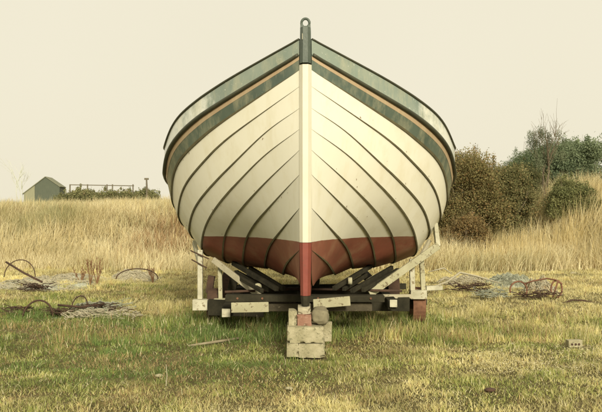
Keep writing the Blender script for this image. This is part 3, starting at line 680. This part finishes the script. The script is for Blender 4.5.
# bare twiggy sapling above the gorse
def sapling(name,label,x,d,rt,hgt_cols,seed,n=3,r=.03,cat='sapling',leaf=0):
    random.seed(seed); z=float(Hg((x-HX)*d/F,d)); top=P(x,rt,d); t=thing(name,label,cat,(top.x,d,z)); mb=MB(); H=top.z-z
    for k in range(n): limbs(mb,(random.uniform(-.1,.1),0,H*.2 if k else 0),(random.uniform(-.25,.25)*H*.4,random.uniform(-.2,.2),H*random.uniform(.7,.85)),r,3,.7)
    mb.build('trunk',hgt_cols,t)
    if leaf:
        cl=[((random.uniform(-.45,.45)*H*.5,random.uniform(-.2,.2),H*random.uniform(.55,1.0)),(.13,.13,.2),1) for _ in range(26)]
        leafcloud('crown',cl,leaf,.032,((.12,.15,.085),(.24,.27,.16)),t,.3)
    return t
sapling('sapling','thin twiggy sapling with sparse leaves above the gorse',546,28.2,130,M['bark'],21,4,.022,leaf=5200)
sapling('sapling','faint leafless sapling on the skyline at far left',20,60,172,surf('hazed far twigs',(.50,.52,.42),(.58,.60,.50),6),22,3,.03)  # distance haze is put into the pale twig colour

# hedge, railing and shed beyond the left bank
bush('hedge','low ivy hedge growing under the railing on the left bank','hedge',57,160,189.5,206,43,((.15,.16,.07),(.32,.32,.15),(.34,.28,.14)),60000,.05,seed=15,clumpn=170,clr=.36,depthm=1.4,profile=lambda u:.93+.07*math.sin(u*9)-.35*max(0,abs(u)-.75)*3,twigs=14)
M['oldrail']=surf('weathered rail',(.10,.085,.055),(.16,.14,.09))
fr=thing('railing','thin dark post and rail fence standing above the ivy hedge','railing',P(100,200,42.6)); fz=P(100,200,42.6)
def fp(x,r): return P(x,r,42.6)-fz
mb=MB(); mb.beam(fp(69.5,184.8),fp(134,185.8),.05,.045); mb.build('rail',M['oldrail'],fr)
for x in (70,87.5,107,112.5,133): 
    mb=MB(); mb.beam(fp(x,206),fp(x,184.3),.055,.055); mb.build('post',M['oldrail'],fr)
st_=MB(); st_.tube([(0,0,0),(.02,0,1.0),(0,0,1.45)],[.05,.045,.04],7); st_.box((0,0,1.42),(.22,.10,.10))
o=st_.build('gate_post',M['oldrail']); a=P(146.5,203,42.2); o.location=a; o.location.z-=.15; tag(o,'short dark post standing at the right end of the ivy hedge','post')
# shed
sd_=60.0; s0=P(45.5,201,sd_); shed=thing('shed','small lopsided gabled green boarded shed on the skyline at far left','shed',(s0.x,sd_,float(Hg(s0.x,sd_))-.1),math.radians(6))
gz=shed.location.z; HT=P(45,177,sd_).z-gz; HR=P(45,186.5,sd_).z-gz; HL=P(45,193.5,sd_).z-gz
M['shedgreen']=surf('weathered green boards',(.07,.085,.06),(.115,.13,.09),7,.85,(.08,.10,.06),16,.6,.3,stretch=(6,6,.4))
M['shedwall']=surf('yellow lichen boards',(.22,.22,.14),(.30,.30,.19),5,.9,(.25,.24,.13),16,stretch=(6,6,.5)); M['shedroof']=surf('felt roof',(.17,.18,.12),(.24,.24,.16),4,.9)
xl,xm,xr=-1.58,-.78,1.03; dp=2.2; HM=HT+(HL-HT)*xm/xl
def slab(name,q,n,mat):
    q=[Vector(v) for v in q]; n=Vector(n); k=len(q); mb=MB()
    mb.add(q+[v+n for v in q],[tuple(range(k)),tuple(range(2*k-1,k-1,-1))]+[(a,a+k,(a+1)%k+k,(a+1)%k) for a in range(k)]); return mb.build(name,mat,shed)
for y0 in (0,dp):
    slab('gable_wall',[(xm,y0,0),(xr,y0,0),(xr,y0,HR),(0,y0,HT),(xm,y0,HM)],(0,.05,0),M['shedgreen'])
slab('lean_to_wall',[(xl,0,0),(xm-.01,0,0),(xm-.01,0,HM),(xl,0,HL)],(0,.05,0),M['shedwall'])
slab('side_wall',[(xl,.06,0),(xl,dp-.01,0),(xl,dp-.01,HL-.02),(xl,.06,HL-.02)],(.05,0,0),M['shedwall']); slab('side_wall',[(xr,.06,0),(xr,dp-.01,0),(xr,dp-.01,HR-.02),(xr,.06,HR-.02)],(-.05,0,0),M['shedgreen'])
for xe,he in ((xl,HL),(xr,HR)):
    n1=Vector((abs(HT-he)*(1 if xe>0 else -1),0,abs(xe))).normalized()*.05; e=1.05; x0=.0
    slab('roof',[(x0,-.07,HT),(x0,dp+.07,HT),(xe*e,dp+.07,HT-(HT-he)*e),(xe*e,-.07,HT-(HT-he)*e)],n1,M['shedroof'])

# brown dock stalks on the left
random.seed(31)
def dock(x,d,h,label):
    z=float(Hg(P(x,200,d).x,d)); t=thing('dock_plant',label,'dock plant',(P(x,200,d).x,d,z),0,'dried dock plants before the left bank'); mb=MB(); cl=[]
    for k in range(4):
        b=Vector((random.uniform(-.14,.14),random.uniform(-.1,.1),h*random.uniform(.75,1))); mb.tube([(0,0,0),b*.5+Vector((0.01,0,0)),b],[.012,.009,.004],5)
        for q in range(6): cl.append((b*random.uniform(.5,1),(.022,.022,.05),1))
    mb.build('stem',M['brown'],t); leafcloud('seed_head',cl,420,.011,((.24,.13,.07),(.38,.24,.13)),t,.6)
dock(80.5,17.8,.40,'short dried brown dock plant, leftmost of the clump'); dock(90,17.5,.62,'dried brown dock plant in the middle of the clump'); dock(97,17.6,.66,'tallest dried brown dock plant of the clump')
dock(153,18.5,.42,'dried brown dock plant standing alone nearest the boat')
# tall single straw in the left foreground
mb=MB(); a=P(166,386,7.45); mb.tube([(0,0,0),(.01,0,.09),(.0,0,.20)],[.005,.004,.003],5); o=mb.build('straw_stalk',M['rope']); o.location=a; tag(o,'single pale straw stalk sticking up in the left foreground','stalk')

# ------------------------------------------------------------------ nets and scrap
def heap(name,label,cat,x0,x1,rtop,rbot,depth,mat,seed,strands=160,smat='rope',flat=1):
    rs=random.Random(seed); A=P(x0,rbot,10); d=F*EYE/(rbot-HY)+depth*.5
    cx=(P(x0,0,d).x+P(x1,0,d).x)/2; hw=(P(x1,0,d).x-P(x0,0,d).x)/2; H=max(.1,(EYE-(rtop-HY)*d/F))
    t=thing(name,label,cat,(cx,d,float(Hg(cx,d))))
    nx=46;nyy=26; vs=[];fs=[]
    def hz(u,v):
        r=u*u+v*v; base=max(0,1-r)**.6; nn=noise.fractal(Vector((u*2.4+seed,v*2.4,seed)),1,2,4); n2=noise.noise(Vector((u*9,v*9,seed)))
        return H*base*(.55+.55*nn+.20*n2)*flat
    for j in range(nyy+1):
        for i in range(nx+1):
            u=-1+2*i/nx; v=-1+2*j/nyy; vs.append((u*hw,v*depth*.5,hz(u,v)-.03))
    for j in range(nyy):
        for i in range(nx): fs.append((j*(nx+1)+i,j*(nx+1)+i+1,(j+1)*(nx+1)+i+1,(j+1)*(nx+1)+i))
    mb=MB(); mb.add(vs,fs); mb.build('heap',mat,t,True)
    mb=MB()
    for k in range(strands):
        u=rs.uniform(-.95,.95); v=rs.uniform(-.9,.9); an=rs.uniform(0,6.28); pts=[]
        for q in range(9):
            an+=rs.uniform(-.5,.5); u+=math.cos(an)*.05*1.2/ max(.4,hw); v+=math.sin(an)*.12/ max(.4,depth)
            u=max(-1,min(1,u)); v=max(-1,min(1,v)); pts.append((u*hw,v*depth*.5,max(0,hz(u,v))+rs.uniform(-.012,.025)))
        mb.tube(pts,rs.uniform(.003,.008),4)
    mb.build('strands',M[smat],t); return t
heap('net_heap','long pale blue green net spread on the ground at far left','net',2,112,268,290,3.2,M['net'],1,420,'rope',.6)
heap('net_heap','grey green net bundle draped beside the left scrap hoops','net',60,126,298,318,1.6,M['net'],2,240,'netdark',.8)
heap('net_heap','sand coloured net mound in front of the left bank','net',110,158,266,281,1.3,surf('sandy net',(.46,.41,.26),(.58,.52,.36),8,.95,(.3,.27,.17),20,.55,1,.03),3,160,'rope')
heap('net_heap','low pale net patch trailing left of the dock plants','net',50,84,272,281,1.0,surf('pale net',(.48,.45,.31),(.60,.56,.42),8,.95,(.3,.28,.18),20,.55,1,.03),4,120,'rope')
heap('net_heap','grey green net heap behind the rusty frame on the right','net',486,534,266,288,1.8,M['net'],5,220,'netdark',.8)
heap('net_heap','brown bundle of old net beside the rusty frame','net',524,556,277,297,.9,surf('brown net',(.36,.27,.15),(.48,.38,.22),9,.95,(.2,.14,.07),20,.55,1,.03),6,140,'rope')
heap('brush_heap','low heap of dead brushwood at the right bank foot','brushwood',436,500,270,284,1.2,surf('dead brush',(.28,.24,.13),(.40,.34,.19),9,.95,(.18,.14,.07),20,.5,1,.03),7,220,'rope',.7)
def hoop(name,label,x0,x1,rtop,rbase,d,mat,rad=.015,grp=None,tilt=0,full=False,cat='hoop'):
    a=P(x0,rbase,d); b=P(x1,rbase,d); top=P((x0+x1)/2,rtop,d); c=(a+b)/2; hw=(b.x-a.x)/2; h=top.z-a.z; mb=MB(); pts=[]
    for k in range(25):
        th=math.pi*(1-k/24*(2 if full else 1)); pts.append((hw*math.cos(th),tilt*math.sin(th)*h,h*math.sin(th)))
    if full: pts=pts[:-1]
    mb.tube(pts,rad*random.uniform(.9,1.1),7,full); o=mb.build(name,mat,None,True); o.location=(c.x,d,c.z); 
    return tag(o,label,cat,grp)
g='iron hoops among the left nets'
hoop('iron_hoop','large bent iron hoop standing among the nets at far left',22,53,301,319.5,12.3,M['darkrust'],.014,g,.3)
hoop('iron_hoop','small iron hoop lying across the grey green net bundle',72,87,296.5,306,12.9,M['darkrust'],.010,g,.6)
hoop('iron_hoop','thin tall hoop leaning at the left edge beyond the pale net',4,35,260,277,17.5,M['darkrust'],.012,g,.2)
hoop('iron_hoop','flat hoop arching over the sandy net mound',116,158,269,279,18.0,M['darkrust'],.012,g,.4)
def stick(name,label,cat,pts,r,mat,grp=None):
    v=[P(*p) for p in pts]; o0=v[0].copy(); mb=MB(); mb.tube([p-o0 for p in v],r,7); o=mb.build(name,mat,None,True); o.location=o0; return tag(o,label,cat,grp)
stick('pole','dark pole leaning down to the nets at the far left edge','pole',[(6,262,16.8),(24,273,16.6),(42,282,16.3)],.022,M['darkrust'])
stick('pole','slim brown pole lying across the net bundle on the left','pole',[(58,305,12.6),(80,307,12.5),(104,304,12.7)],.018,M['darkrust'])
M['rail2']=surf('rotten plank',(.20,.17,.10),(.32,.28,.18))
stick('plank','weathered plank half buried in grass left of the blocks','plank',[(188,346,9.7),(215,342,9.9),(241,338,10.15)],[.014,.018,.016],M['rail2'])
stick('branch','long grey branch lying from the trailer toward the right nets','branch',[(427,289,15.6),(447,282,16),(460,272.5,16.6),(476,276,16.9),(500,283,16.9)],[.012,.018,.024,.020,.010],M['oldwood'])
stick('branch','forked bare branch arching over the brushwood on the right','branch',[(428,272,17.5),(444,268,17.6),(452,274,17.6)],[.012,.016,.01],M['oldwood'])
stick('iron_rod','bent iron rod curving out of the grass at far right','rod',[(563,303.5,14.2),(572,300,14.3),(584,300.5,14.3),(598,304,14.2)],.015,M['darkrust'])
# rusty frame right
rf=thing('rusty_frame','rusty bent iron frame with two hoops lying in the grass on the right','iron frame',P(536,296,14.6)); r0=rf.location.copy()
def q(x,r,d): return P(x,r,d)-r0
mb=MB(); mb.tube([q(524,284,14.8),(q(533,281,14.8)),q(547,278.5,14.8),q(556,280,14.7),q(562,284,14.6)],.015,7); mb.build('bar',M['rust'],rf,True)
def hp(cx,cy,rx,ry,a0,a1,d,r): return [q(cx+rx*math.cos(a),cy-ry*math.sin(a),d+.15*math.sin(a)) for a in np.linspace(a0,a1,18)]
mb=MB(); mb.tube(hp(518.5,290,8.5,8.5,-.5,3.4,14.6,0),.016,7); mb.build('hoop',M['rust'],rf,True)
mb=MB(); mb.tube(hp(556.5,289,5.5,8.5,-1.6,3.6,14.6,0),.016,7); mb.build('hoop',M['rust'],rf,True)
mb=MB(); mb.tube([q(553,297,14.5),q(558,281,14.6)],.016,7); mb.build('leg',M['rust'],rf,True)
# dark knots of tangled scrap left
def tangle(name,label,cat,x,r,d,s,seed,mat,n=22):
    rs=random.Random(seed); c=P(x,r,d); z=float(Hg(c.x,d))+.03; mb=MB()
    for k in range(n*2):
        an=rs.uniform(0,6.28); p=Vector((rs.uniform(-1,1)*s,rs.uniform(-1,1)*s*.6,rs.uniform(.0,.5)*s)); pts=[]
        for j in range(12):
            an+=rs.uniform(-1.3,1.3); p=p+Vector((math.cos(an),math.sin(an)*.7,rs.uniform(-.5,.5)))*s*.15; p.z=abs(p.z); pts.append(p.copy())
        mb.tube(pts,rs.uniform(.003,.008),5)
    o=mb.build(name,M[mat],None,True); o.location=(c.x,d,z); return tag(o,label,cat)
tangle('rope_tangle','dark tangle of rope beside the large iron hoop','rope',60,316,12.4,.16,1,'darkrust',34)
tangle('rope_tangle','grey green tangle of twine at the right of the net bundle','rope',106,306,13.2,.24,2,'netdark',40)
tangle('rope_tangle','pale rope coil trailing below the net bundle','rope',88,318,12.1,.22,3,'rope',26)
tangle('rope_tangle','loose dark rope lying far left under the hoop','rope',20,314,12.6,.18,4,'darkrust',24)
tangle('rope_tangle','pale rope trailing toward the picture middle from the nets','rope',124,316,12.2,.22,6,'rope',18)
tangle('rope_tangle','green twine tangle at the foot of the right net heap','rope',494,293,14.8,.22,5,'netdark',34)
tangle('rope_tangle','brown knotted rope over the middle of the net bundle','rope',92,303,12.9,.22,11,'darkrust',30)
tangle('rope_tangle','dark twine snarl at the right foot of the net bundle','rope',117,310,12.8,.16,12,'darkrust',26)
tangle('rope_tangle','dark rope snarl crossing the far left net','rope',34,278,16.4,.26,13,'darkrust',24)
tangle('rope_tangle','brown weed and rope snarl in the brushwood at right','rope',470,279,16.2,.26,14,'darkrust',30)
tangle('rope_tangle','thin dark rope snarl under the rusty frame','rope',538,291,14.5,.22,15,'darkrust',22)
# little white marker post in right foreground, and loose stones
mk=thing('brick_fragment','small cream brick fragment with dark holes in the right foreground','brick',P(574,350,9.45),.1); 
mk.location.z=float(Hg(mk.location.x,9.45))
mb=MB(); mb.box((0,0,.065),(.17,.09,.085),None,.004); mb.build('body',M['concrete'],mk,bevel=.006)
for xx in (-.045,.0,.04):
    mb=MB(); mb.tube([(xx,-.0465,.058),(xx,-.051,.058)],.014,10); mb.build('hole',M['darkrust'],mk)
random.seed(5)
def stone(x,r,s,label,mat='concrete'):
    d=F*EYE/(r-HY); c=P(x,r,d); o=blob('stone',M[mat],(c.x,d,float(Hg(c.x,d))+s*.5),(s*1.5,s,s*.6),x,.2,2); tag(o,label,'stone')
stone(289,386,.025,'pale flat stone in the grass below the blocks'); stone(573,274,.06,'white stone at the foot of the far right reeds')
stone(159,374,.03,'small pale stone beside the straw stalk'); stone(490,394,.035,'dark stone near the lower right of the picture','darkrust')
stone(211,325,.03,'pale stone in grass left of the trailer front'); stone(512,345,.022,'pale stone among the dead leaves on the right')

# ------------------------------------------------------------------ camera, light, sky
cam=bpy.data.cameras.new('camera'); co=bpy.data.objects.new('camera',cam); C.objects.link(co); sc.camera=co
co.location=(0,0,EYE); co.rotation_euler=(math.radians(90),0,0); cam.sensor_width=36; cam.lens=36*F/602; cam.shift_y=(HY-206)/602; cam.clip_end=6000; cam.clip_start=.1
SUN_EL,SUN_AZ=24,12     # azimuth measured from behind the camera toward the right
dv=Vector((math.sin(math.radians(SUN_AZ))*math.cos(math.radians(SUN_EL)),-math.cos(math.radians(SUN_AZ))*math.cos(math.radians(SUN_EL)),math.sin(math.radians(SUN_EL))))
sl=bpy.data.lights.new('sun','SUN'); so=bpy.data.objects.new('sun',sl); C.objects.link(so); so.rotation_euler=dv.to_track_quat('Z','Y').to_euler()
sl.energy=3.1; sl.angle=math.radians(11); sl.color=(1,.91,.73)
w=bpy.data.worlds.new('World'); sc.world=w; w.use_nodes=True; nt=w.node_tree; bg=nt.nodes['Background']
sky=nt.nodes.new('ShaderNodeTexSky'); sky.sky_type='NISHITA'; sky.sun_disc=False; sky.sun_elevation=math.radians(SUN_EL); sky.sun_rotation=math.atan2(dv.x,dv.y); sky.dust_density=6; sky.air_density=1
# thin high overcast veils the blue: nearly even cream cloud with a trace of the clear sky through it
tc=nt.nodes.new('ShaderNodeTexCoord'); nz=nt.nodes.new('ShaderNodeTexNoise'); nz.inputs['Scale'].default_value=1.4; nz.inputs['Detail'].default_value=3
nt.links.new(tc.outputs['Generated'],nz.inputs['Vector'])
cl=ramp(nt,nz.outputs['Fac'],[(.3,(6.55,6.08,4.68)),(.7,(6.85,6.38,5.0))])
mx=nt.nodes.new('ShaderNodeMix'); mx.data_type='RGBA'; mx.inputs[0].default_value=.96
nt.links.new(sky.outputs[0],mx.inputs[6]); nt.links.new(cl,mx.inputs[7]); nt.links.new(mx.outputs[2],bg.inputs['Color']); bg.inputs['Strength'].default_value=.1
sc.view_settings.view_transform='Standard'; sc.view_settings.look='None'; sc.view_settings.gamma=1; sc.view_settings.exposure=.42; sc.view_settings.use_curve_mapping=False
